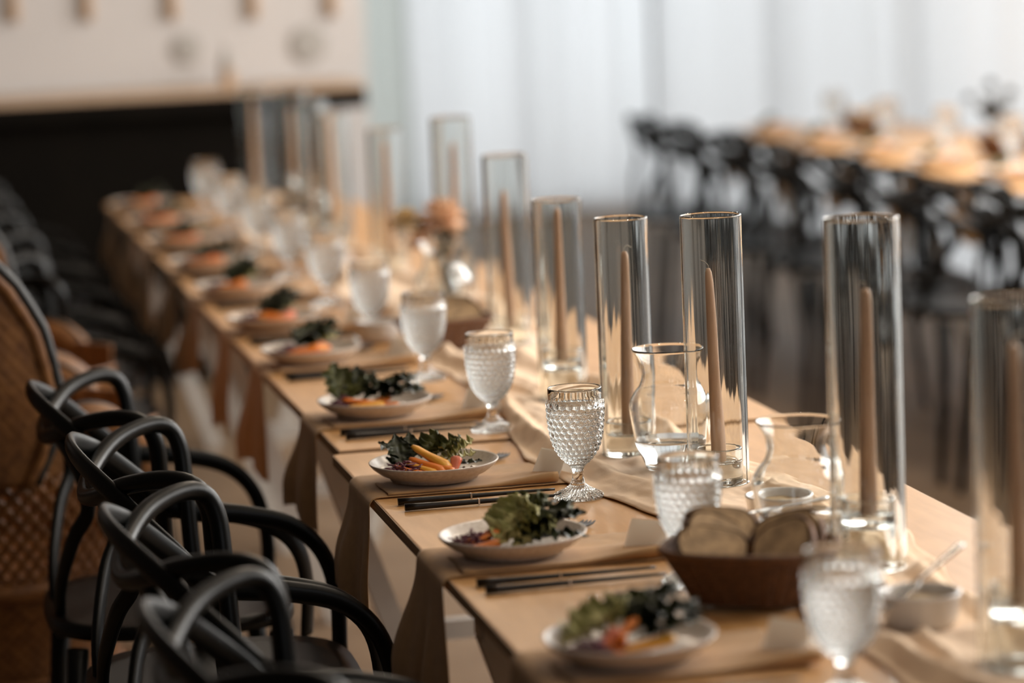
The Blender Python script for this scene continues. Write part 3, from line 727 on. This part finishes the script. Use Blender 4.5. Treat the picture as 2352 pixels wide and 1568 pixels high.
def aim(o, a, b):
    a = Vector(a); b = Vector(b); o.location = a; o.rotation_euler = (b-a).to_track_quat('X', 'Z').to_euler()
aim(spr0, at(1905, 1143, H+0.0515), at(1685, 1186, H+0.0515)); tag(spr0, 'steel butter knife resting across the farther white ramekin', 'butter knife')
s2 = copy_tree(spr0); aim(s2, at(2178, 1330, H+0.085), at(2090, 1402, H+0.048)); tag(s2, 'steel butter knife sticking out of the nearest ramekin', 'butter knife')
s2.location = (r2.x+0.068, r2.y+0.045, H+0.083); aim(s2, s2.location, (r2.x-0.045, r2.y-0.022, H+0.034))

# ------------------------------------------------------------------ bread baskets
def slice_mesh(Wd, Ht, T, seed):
    n = 28; o = []
    for k in range(n):
        a = 2*PI*k/n; c, s = math.cos(a), math.sin(a)
        x = Wd*0.5*math.copysign(abs(c)**0.75, c); z = Ht*0.5*math.copysign(abs(s)**0.8, s)*(1.0+0.10*c*c) + 0.002*fb(k*.7, seed)
        o.append((x, z))
    return o
def bread_slice(name, Wd, Ht, T, seed):
    o = slice_mesh(Wd, Ht, T, seed); n = len(o)
    V = []; F = []
    for (sc, y) in ((0.965, -T/2), (1.0, -T/2+0.0015), (1.01, 0), (1.0, T/2-0.0015), (0.965, T/2)):
        V += [(x*sc, y, z*sc) for x, z in o]
    for j in range(4):
        for k in range(n): F.append((j*n+k, j*n+(k+1) % n, (j+1)*n+(k+1) % n, (j+1)*n+k))
    cr = mesh_obj('bread_slice', V, F, M_crust)
    V = []; F = []
    for y, d in ((-T/2-0.0002, -1), (T/2+0.0002, 1)):
        b = len(V); V += [(x*0.87, y, z*0.85+0.002) for x, z in o]; f = tuple(range(b, b+n)); F.append(f if d > 0 else tuple(reversed(f)))
    mesh_obj('crumb', V, F, M_crumb, cr, False)
    return cr
slice0 = bread_slice('bread_slice', 0.088, 0.066, 0.0130, 1)
slice1 = bread_slice('bread_slice', 0.080, 0.074, 0.0130, 4)
slfirst = [True, True]
def basket(x, y, z, rz, lab, nm, nsl, sc=1.0):
    root = empty('bread_basket', (x, y, z), rz); tag(root, lab, 'basket', 'bread baskets'); root.scale = (sc, sc, sc)
    def ring(t, grow=0):
        a = 0.068+0.034*t+grow; b = 0.048+0.026*t+grow; P = []
        for k in range(56):
            th = 2*PI*k/56; c, s = math.cos(th), math.sin(th)
            P.append((a*math.copysign(abs(c)**0.7, c), b*math.copysign(abs(s)**0.7, s), 0.004+0.058*t))
        return P
    wv = MB()
    for j in range(12):
        P = ring(j/11.5); P = [(p[0]*(1+0.012*(-1)**(k//2+j)), p[1]*(1+0.016*(-1)**(k//2+j)), p[2]) for k, p in enumerate(P)]
        wv.add(*tube(P, 0.0034, 6, True))
    wv.build('weave', M_wicker, root)['kind'] = 'stuff'
    a0 = ring(0); inner = MB()
    rings = [ring(t/6, -0.002) for t in range(7)]
    V = [v for r in rings for v in r]; F = [(j*56+k, j*56+(k+1) % 56, (j+1)*56+(k+1) % 56, (j+1)*56+k) for j in range(6) for k in range(56)]; F.append(tuple(reversed(range(56))))
    inner.add(V, F); inner.build('lining', M_wicker, root)
    st = MB()
    for k in range(28):
        st.add(*tube([ring(t/4, 0.0025)[k*2] for t in range(5)], 0.0022, 6))
    st.build('stakes', M_wicker, root)['kind'] = 'stuff'
    mesh_obj('rim', *tube(ring(1.03, 0.001), 0.0052, 8, True), M_wicker, root)
    r = random.Random(nm)
    for k in range(nsl):
        j = k % 2; s0 = (slice0, slice1)[j]
        if slfirst[j]: o = s0; slfirst[j] = False
        else: o = copy_tree(s0)
        q = (k-(nsl-1)/2)/max(1, nsl-1)
        side = -1 if k < (nsl+1)//2 else 1; kk = k if side < 0 else k-(nsl+1)//2
        off = Vector((side*0.043, -0.016+kk*0.027+(0.006 if side > 0 else 0), 0.062+0.006*kk+r.uniform(0, 0.004)))*sc; off.rotate(Matrix.Rotation(rz, 3, 'Z'))
        o.location = Vector((x, y, z))+off
        o.rotation_euler = (R_(-46+6*side+r.uniform(-7, 7)), R_(-14*side+r.uniform(-12, 12)), rz+R_(6-14*side+r.uniform(-8, 8))); o.scale = (sc*1.06, sc*0.95, sc*1.06)
        tag(o, '%s slice of crusty bread from the left in %s' % (ORD[k] if k else 'first', nm), 'bread', 'bread in '+nm)
    BASES.append((x, y, 0.085*sc))
bk = at(1722, 1392, H)
basket(0.318, 3.405, H+0.0062, R_(-28), 'brown woven bread basket piled with slices, nearest the camera', 'the nearest basket', 5, 1.0)
basket(0.385, 5.74, H+0.0100, R_(15), 'brown woven bread basket behind the fifth goblet', 'the basket behind the fifth goblet', 4, 0.9)
basket(0.40, 8.35, H+0.008, R_(-10), 'brown woven bread basket far down the long table', 'the far basket of the long table', 4, 0.9)

# ------------------------------------------------------------------ flowers
def bloom(root, c, r, mt, seed, layers=5):
    rr = random.Random(seed); c = Vector(c)
    for L in range(layers):
        n = 5+2*L; tilt = R_(86-112*L/(layers-1)); rad = r*(0.75+0.25*L/(layers-1))
        b = MB()
        for k in range(n):
            a = 2*PI*k/n+L*0.6+rr.uniform(-.15, .15)
            def fn(u, v):
                y = (u-.5)*rad*0.95*math.sin(PI*(0.12+0.75*v)); x = rad*v
                z = 0.25*abs(u-.5)*rad*v + rad*0.10*math.sin(u*9+k+seed)*v*v
                return (x, y, z)
            V, F = grid(fn, 9, 7)
            M = Matrix.Translation(c) @ Matrix.Rotation(a, 4, 'Z') @ Matrix.Rotation(-tilt*(0.9+0.2*rr.random()), 4, 'Y')
            b.add(V, F, M)
        b.build('petals', mt, root)['kind'] = 'stuff'
def vase_mesh(R, h):
    out = spl([(R*0.85, 0.001), (R, 0.01), (R, h*.35), (R*0.55, h*.7), (R*0.5, h*.88), (R*0.68, h)], 30)
    inn = [(max(r-0.0022, 0.001), z) for r, z in out if z > 0.006]
    return lathe([(0, 0.001), (R*0.8, 0)]+out+[(R*0.66, h+0.0008)]+list(reversed(inn))+[(R*.7, 0.006), (0, 0.0055)], 48)
def flowers(x, y, z, lab, seed, blooms, dark=True, sc=1.0, vh=0.10):
    vz = mesh_obj('bud_vase', *vase_mesh(0.03*sc, vh*sc), M_glass); vz.location = (x, y, z)
    tag(vz, 'small clear glass bud vase holding %s' % lab, 'vase', 'bud vases')
    for k, (dx, dy, hz, r, mt, tone) in enumerate(blooms):
        f = empty('flower', (x, y, z+0.012)); tag(f, '%s bloom in the vase of %s' % (tone, lab), 'flower', 'cut flowers')
        bloom(f, (dx*sc, dy*sc, hz*sc), r*sc, mt, seed+k)
        P = crv([(0.004*k-.004, 0.002*k, 0), (0.15*dx*sc, .1*dy*sc, hz*.35*sc), (0.7*dx*sc, .7*dy*sc, hz*.75*sc), (dx*sc, dy*sc, hz*sc)], 14)
        mesh_obj('stem', *tube(P, 0.0022, 6), M_stem, f)
        if dark:
            lb = MB(); rr = random.Random(seed*7+k)
            for q in range(3):
                p = P[6+q % 5]; V, F = LEAF[q % 4]
                lb.add(V, F, Matrix.Translation(p) @ Matrix.Rotation(rr.uniform(0, 6.28), 4, 'Z') @ Matrix.Rotation(R_(rr.uniform(-75, -20)), 4, 'Y') @ Matrix.Scale(0.75*sc, 4))
            lb.build('leaves', M_leafd, f)['kind'] = 'stuff'
fv = at(1003, 668, H)
BASES.append((0.54, 6.62-0.02, 0.03))
flowers(0.525, 6.42, H+0.0088, 'peach flowers halfway down the table', 3, [(-0.008, 0.0, 0.180, 0.055, M_petal, 'large peach'), (-0.086, 0.02, 0.176, 0.038, M_petal2, 'small cream'), (-0.060, -0.02, 0.130, 0.030, M_petal, 'low peach')], True)

# ------------------------------------------------------------------ runner
def runner():
    y0, y1 = 2.5, 9.45; nu, nv = 64, 720
    def fn(u, v):
        y = y0+(y1-y0)*v
        cx = 0.455 + 0.030*math.sin(y*2.1+0.6) + 0.018*math.sin(y*5.3)
        hw = 0.128 + 0.022*math.sin(y*3.1+1) + 0.012*fb(y*6, 2.2)
        c = (u-.5)*2
        x = cx+c*hw+0.010*fb(y*9, c*2, 5)
        f = 0
        f += 0.010*max(0, fb(c*2.3+y*0.7, y*3.2, 1.5)+0.15)
        f += 0.016*max(0, 1-abs((c+0.72+0.18*math.sin(y*4.1))*5))*sm(-.2, .6, fb(y*2.3, 7)+.4)
        f += 0.012*max(0, 1-abs((c-0.66+0.2*math.sin(y*3.3+1))*5))*sm(-.2, .6, fb(y*2.7, 3)+.3)
        f += 0.009*max(0, 1-abs((c-0.05+0.55*math.sin(y*2.2+2))*6))
        f += 0.0016*fb(x*70, y*45, 2)
        e = sm(1.0, 0.93, abs(c)); f = f*(0.25+0.75*e)
        dm = 1.0
        for (bx, by, br) in BASES:
            d = math.hypot(x-bx, y-by); dm = min(dm, sm(br-0.006, br+0.035, d))
        for k in range(11):
            d = math.hypot(x-0.28, y-(2.932+0.61*k)); dm = min(dm, sm(0.036, 0.06, d))
        dz = 0.0042*sm(4.62, 4.70, y)-0.002*sm(7.15, 7.2, y)
        return (x, y, H+dz+0.0015+1.5*f*dm)
    V, F = grid(fn, nu, nv); o = mesh_obj('table_runner', V, F, M_runner); solid(o, 0.0012, 1)
    tag(o, 'crumpled peach gauze runner along the middle of the long table', 'table runner')
runner()

# ------------------------------------------------------------------ chairs with looped backs
def U_(th, z, g=0.0):
    a = R_(th); return Vector((-0.23-(0.172+g)*math.cos(a), (0.266+g*.5)*math.sin(a), z))
def outw(p, i=0):
    v = Vector((p.x+0.23, p.y*0.8, 0)); return v if v.length > 1e-4 else Vector((-1, 0, 0))
def sym(half):
    """half runs from the +y end to the centre point"""
    return half + [Vector((p[0], -p[1], p[2])) for p in reversed(half[:-1])]
def make_chair():
    root = empty('loop_back_armchair')
    S = Vector((0.25, 0, 0))
    def put(name, P, n, rad, flat):
        V, F = tube(crv(P, n), rad, 10, flat=flat); return mesh_obj(name, [v+S for v in V], F, M_chair, root)
    h1 = [Vector(p) for p in ((-0.22, 0.225, 0.44), (-0.232, 0.245, 0.58), (-0.238, 0.262, 0.72), (-0.243, 0.270, 0.785), (-0.262, 0.268, 0.818))] + [U_(66, 0.825), U_(46, 0.812), U_(24, 0.785), U_(0, 0.768)]
    put('top_rail', sym(h1), 70, 0.0135, (1.0, 1.0, outw))
    h2 = [Vector(p) for p in ((-0.012, 0.225, 0.445), (-0.010, 0.245, 0.53), (-0.028, 0.268, 0.60), (-0.075, 0.276, 0.645), (-0.15, 0.276, 0.668))] + [U_(84, 0.685, .012), U_(66, 0.735, .014), U_(44, 0.795, .016), U_(20, 0.832, .018), U_(0, 0.842, .018)]
    put('arm_loop', sym(h2), 90, 0.0135, (1.15, 0.62, outw))
    h3 = [U_(13, 0.44, .0), U_(20, 0.53, .004), U_(36, 0.62, .006), U_(46, 0.67, .002), U_(42, 0.725, -.002), U_(24, 0.775, -.006), U_(0, 0.790, -.008)]
    V, F = tube(crv(sym(h3), 80), 0.0125, 10, flat=(1.1, 0.7, outw)); mesh_obj('back_loop', [v+S for v in V], F, M_chair, root)
    def seat(u, v):
        th = 2*PI*u; c, s = math.cos(th), math.sin(th)
        hx, hy = 0.205, 0.235
        x = -0.215+hx*math.copysign(abs(c)**0.6, c)*min(1, v*1.0); y = hy*math.copysign(abs(s)**0.6, s)*v*(1-0.10*(c < 0)*abs(c))
        return Vector((x, y, 0.458-0.012*(1-v*v)))+S
    V, F = grid(seat, 48, 9, True); o = mesh_obj('seat', V, F, M_chair, root); solid(o, 0.022, -1)
    for sx, sy in ((-1, -1), (-1, 1), (1, -1), (1, 1)):
        a = Vector((-0.215+sx*0.165, sy*0.19, 0.445)); b = Vector((-0.215+sx*0.205, sy*0.222, 0.0))
        V, F = tube([a+(b-a)*t for t in (0, .3, .6, 1)], [0.018, 0.016, 0.014, 0.0115], 10); mesh_obj('leg', [v+S for v in V], F, M_chair, root)
    return root
chair0 = make_chair()
cy_ = [3.19, 3.79, 4.385, 4.975, 7.08, 7.68, 8.28, 8.88, 9.48]
cn = ['nearest', 'second nearest', 'third nearest', 'fourth nearest, just before the rattan chairs', 'first beyond the rattan chairs', 'second beyond the rattan chairs', 'third beyond the rattan chairs', 'fourth beyond the rattan chairs', 'farthest, beside the bar']
for i, y in enumerate(cy_):
    o = chair0 if i == 0 else copy_tree(chair0)
    o.location = (-0.25+0.01*math.sin(i*3)-0.005-(0.035 if i == 3 else (0.045 if i > 3 else 0)), y, 0); o.rotation_euler = (0, 0, R_(1.5*math.sin(i*2.2)))
    tag(o, 'black looped-back armchair at the long table, %s' % cn[i], 'chair', 'black chairs at the long table')
cn2 = ['farthest', 'second farthest', 'third farthest', 'fourth farthest', 'fifth farthest', 'sixth farthest', 'seventh farthest', 'nearest in view']
for i in range(8):
    o = copy_tree(chair0); o.location = (T2X-0.25-0.03, 11.02-0.61*i, 0); o.rotation_euler = (0, 0, R_(4*math.sin(i*2.9)))
    tag(o, 'black looped-back armchair in the row by the curtains, %s' % cn2[i], 'chair', 'black chairs at the curtain table')

# ------------------------------------------------------------------ rattan peacock chairs
def make_peacock():
    root = empty('peacock_chair')          # local: faces +x, origin on the floor under the seat centre
    # hourglass base: woven strands
    def br(z): return 0.265-0.075*math.sin(PI*min(1, max(0, z/0.40)))**1.0 + 0.03*(1-z/0.4)
    def base(u, v):
        th = 2*PI*u; z = 0.40*v; r = br(z)+0.004*math.sin(th*60)*math.sin(z*260); return (r*math.cos(th), r*math.sin(th), z)
    V, F = grid(base, 240, 60, True); wb = mesh_obj('woven_base', V, F, M_rattan, root)
    for z, rr in ((0.005, 0.012), (0.215, 0.007), (0.40, 0.019)):
        P = [((br(z)+0.006)*math.cos(2*PI*k/64), (br(z)+0.006)*math.sin(2*PI*k/64), z+0.012) for k in range(64)]
        mesh_obj('hoop', *tube(P, rr, 8, True), M_rattan, wb)
    V, F = lathe([(0, 0.425), (0.2, 0.428), (0.255, 0.42), (0.265, 0.405), (0.2, 0.40), (0, 0.40)], 48); mesh_obj('seat', V, F, M_rattan, root)
    # diamond lattice wall around back and sides
    rad = lambda z: 0.27+0.05*sm(0.41, 0.64, z)
    nst = 52
    for sgn in (-1, 1):
        for k in range(nst+1):
            th0 = R_(35+290*k/nst); P = []
            for j in range(10):
                z = 0.41+0.225*j/9; th = th0+sgn*R_(34)*j/9
                if th < R_(35) or th > R_(325): continue
                P.append((rad(z)*math.cos(th), rad(z)*math.sin(th), z))
            if len(P) > 2: mesh_obj('cane_strand', *tube(P, 0.0062, 6), M_rattan, root)
    def dense(u, v):
        th = R_(28+304*u); z = 0.625+0.075*v; r = rad(0.64)+0.004*v+0.003*math.sin(th*70)*math.sin(z*300); return (r*math.cos(th), r*math.sin(th), z)
    V, F = grid(dense, 200, 14); o = mesh_obj('woven_band', V, F, M_rattan, root); solid(o, 0.008)
    # arms: fat rolls on both sides with a black cord
    for s in (-1, 1):
        P = crv([(0.02, s*0.315, 0.66), (0.07, s*0.315, 0.70), (0.13, s*0.305, 0.722), (0.19, s*0.285, 0.705), (0.23, s*0.26, 0.65), (0.235, s*0.24, 0.56)], 30)
        am = mesh_obj('arm', *tube(P, [0.018+0.014*math.sin(PI*k/29) for k in range(30)], 14), M_rattan, root)
        Pc = [p+Vector((0.0, -s*0.012, 0.031)) for p in P[3:-4]]; mesh_obj('arm_cord', *tube(Pc, 0.005, 6), M_cord, am)
    # fan back
    AZ = [(0.62, 96), (0.69, 102), (0.78, 106), (0.90, 103), (0.98, 97), (1.10, 82), (1.25, 57), (1.36, 31), (1.421, 4)]
    def hwid(z):
        for (z0, a0), (z1, a1) in zip(AZ, AZ[1:]):
            if z <= z1: return a0+(a1-a0)*(z-z0)/(z1-z0)
        return 4
    def back(u, v, off=0.0):
        z = 0.62+0.80*v; a = (u-.5)*2*R_(hwid(z)); r = 0.335+0.02*v+off
        tex = 0.003*math.sin(a*90)*math.sin(z*200)
        return (-(r+tex)*math.cos(a)+0.0-0.10*v*v, (r+tex)*math.sin(a), z)
    V, F = grid(back, 150, 90); o = mesh_obj('fan_back', V, F, M_rattan, root); solid(o, 0.010)
    edge = [Vector(back(1, j/40, 0.004)) for j in range(41)] + [Vector(back(0, j/40, 0.004)) for j in range(40, -1, -1)]
    mesh_obj('edge_cord', *tube(edge, 0.011, 8), M_cord, o)
    edge2 = [p+Vector((-0.016, 0, -0.008)) for p in edge]; mesh_obj('edge_roll', *tube(edge2, 0.014, 8), M_rattan, o)
    return root
pk = make_peacock(); pk.location = (-0.50, 5.68, 0); pk.rotation_euler = (0, 0, R_(4)); tag(pk, 'woven rattan peacock chair with black edging behind the black chairs, nearer one', 'chair', 'rattan chairs')
pk2 = copy_tree(pk); pk2.location = (-0.50, 6.44, 0); pk2.rotation_euler = (0, 0, R_(-3)); tag(pk2, 'woven rattan peacock chair mostly hidden behind the nearer rattan chair', 'chair', 'rattan chairs')

# ------------------------------------------------------------------ settings on the curtain table
for i in range(8):
    y = 11.02-0.61*i; wd = ['farthest', 'second farthest', 'third farthest', 'fourth farthest', 'fifth farthest', 'sixth farthest', 'seventh farthest', 'nearest'][i]
    n = make_napkin(30+i, 0.17, 0.29); n.location = (T2X, y+0.005, H+0.002); tag(n, 'tan napkin on the curtain table at its %s setting' % wd, 'napkin', 'napkins on the curtain table')
    p = copy_tree(plate0); p.location = (T2X+0.106, y, H+0.0098); tag(p, 'off-white plate on the curtain table at its %s setting' % wd, 'plate', 'plates on the curtain table')
    gq = copy_tree(goblet0); gq.location = (T2X+0.28, y-0.22, H+0.0024); tag(gq, 'hobnail goblet on the curtain table at its %s setting' % wd, 'glass', 'goblets on the curtain table')
    for k in range(4):
        kd = ('kale', 'lettuce', 'carrot', 'yellow')[k]; o = bpy.data.objects.new(LBL[kd][0], ME[kd, 0]); COL.objects.link(o)
        o.location = (T2X+0.106+(-.045, -.03, .0, -.02)[k], y+(0.015, 0.03, -0.03, -0.04)[k], H+0.0098+0.022); o.rotation_euler = (0, R_((-20, -25, -5, 5)[k]), R_((10, 40, 15, -20)[k]))
        tag(o, '%s on the %s plate of the curtain table' % (('dark green salad leaf', 'green salad leaf', 'orange carrot stick', 'yellow carrot stick')[k], wd), LBL[kd][2], 'salads on the curtain table')
basket(T2X+0.40, 10.75, H+0.004, R_(10), 'brown bread basket at the far end of the curtain table', 'the far basket of the curtain table', 4)
basket(T2X+0.40, 9.35, H+0.004, R_(20), 'brown bread basket in the middle of the curtain table', 'the middle basket of the curtain table', 4)
basket(T2X+0.40, 8.25, H+0.004, R_(0), 'brown bread basket at the near end of the curtain table', 'the near basket of the curtain table', 4)
flowers(T2X+0.46, 9.55, H+0.003, 'dark foliage at mid curtain table', 21, [(-0.03, 0, 0.20, 0.02, M_leafd, 'small dark'), (0.04, 0.02, 0.17, 0.02, M_leafd, 'low dark'), (-.09, .03, .16, .018, M_leafd, 'leaning dark')], True, 1.1)
flowers(T2X+0.46, 8.9, H+0.003, 'dark foliage at the near curtain table', 27, [(-0.03, 0, 0.24, 0.03, M_leafd, 'tall dark'), (0.05, 0.03, 0.20, 0.025, M_leafd, 'middle dark'), (-.08, -.03, .18, .025, M_leafd, 'leaning dark')], True, 1.25)

# ------------------------------------------------------------------ labels of look-alike salad pieces: counted from the left of the photograph
_by = {}
for o in scene.objects:
    if o.parent is None and 'label' in o: _by.setdefault(o['label'], []).append(o)
for lab, L_ in _by.items():
    if len(L_) > 1 and ' in the salad at ' in lab:
        def _sx(o):
            c = o.matrix_basis @ Vector((0.03 if 'leaf' in o.name else 0, 0, 0)) - CAM
            return c.dot(_r)/c.dot(_f)
        L_.sort(key=_sx)
        kd, wh = lab.split(' in the salad at ')
        for k, o in enumerate(L_): o['label'] = '%s %s from the left, salad at %s' % ((['first']+ORD[1:])[k], kd, wh)
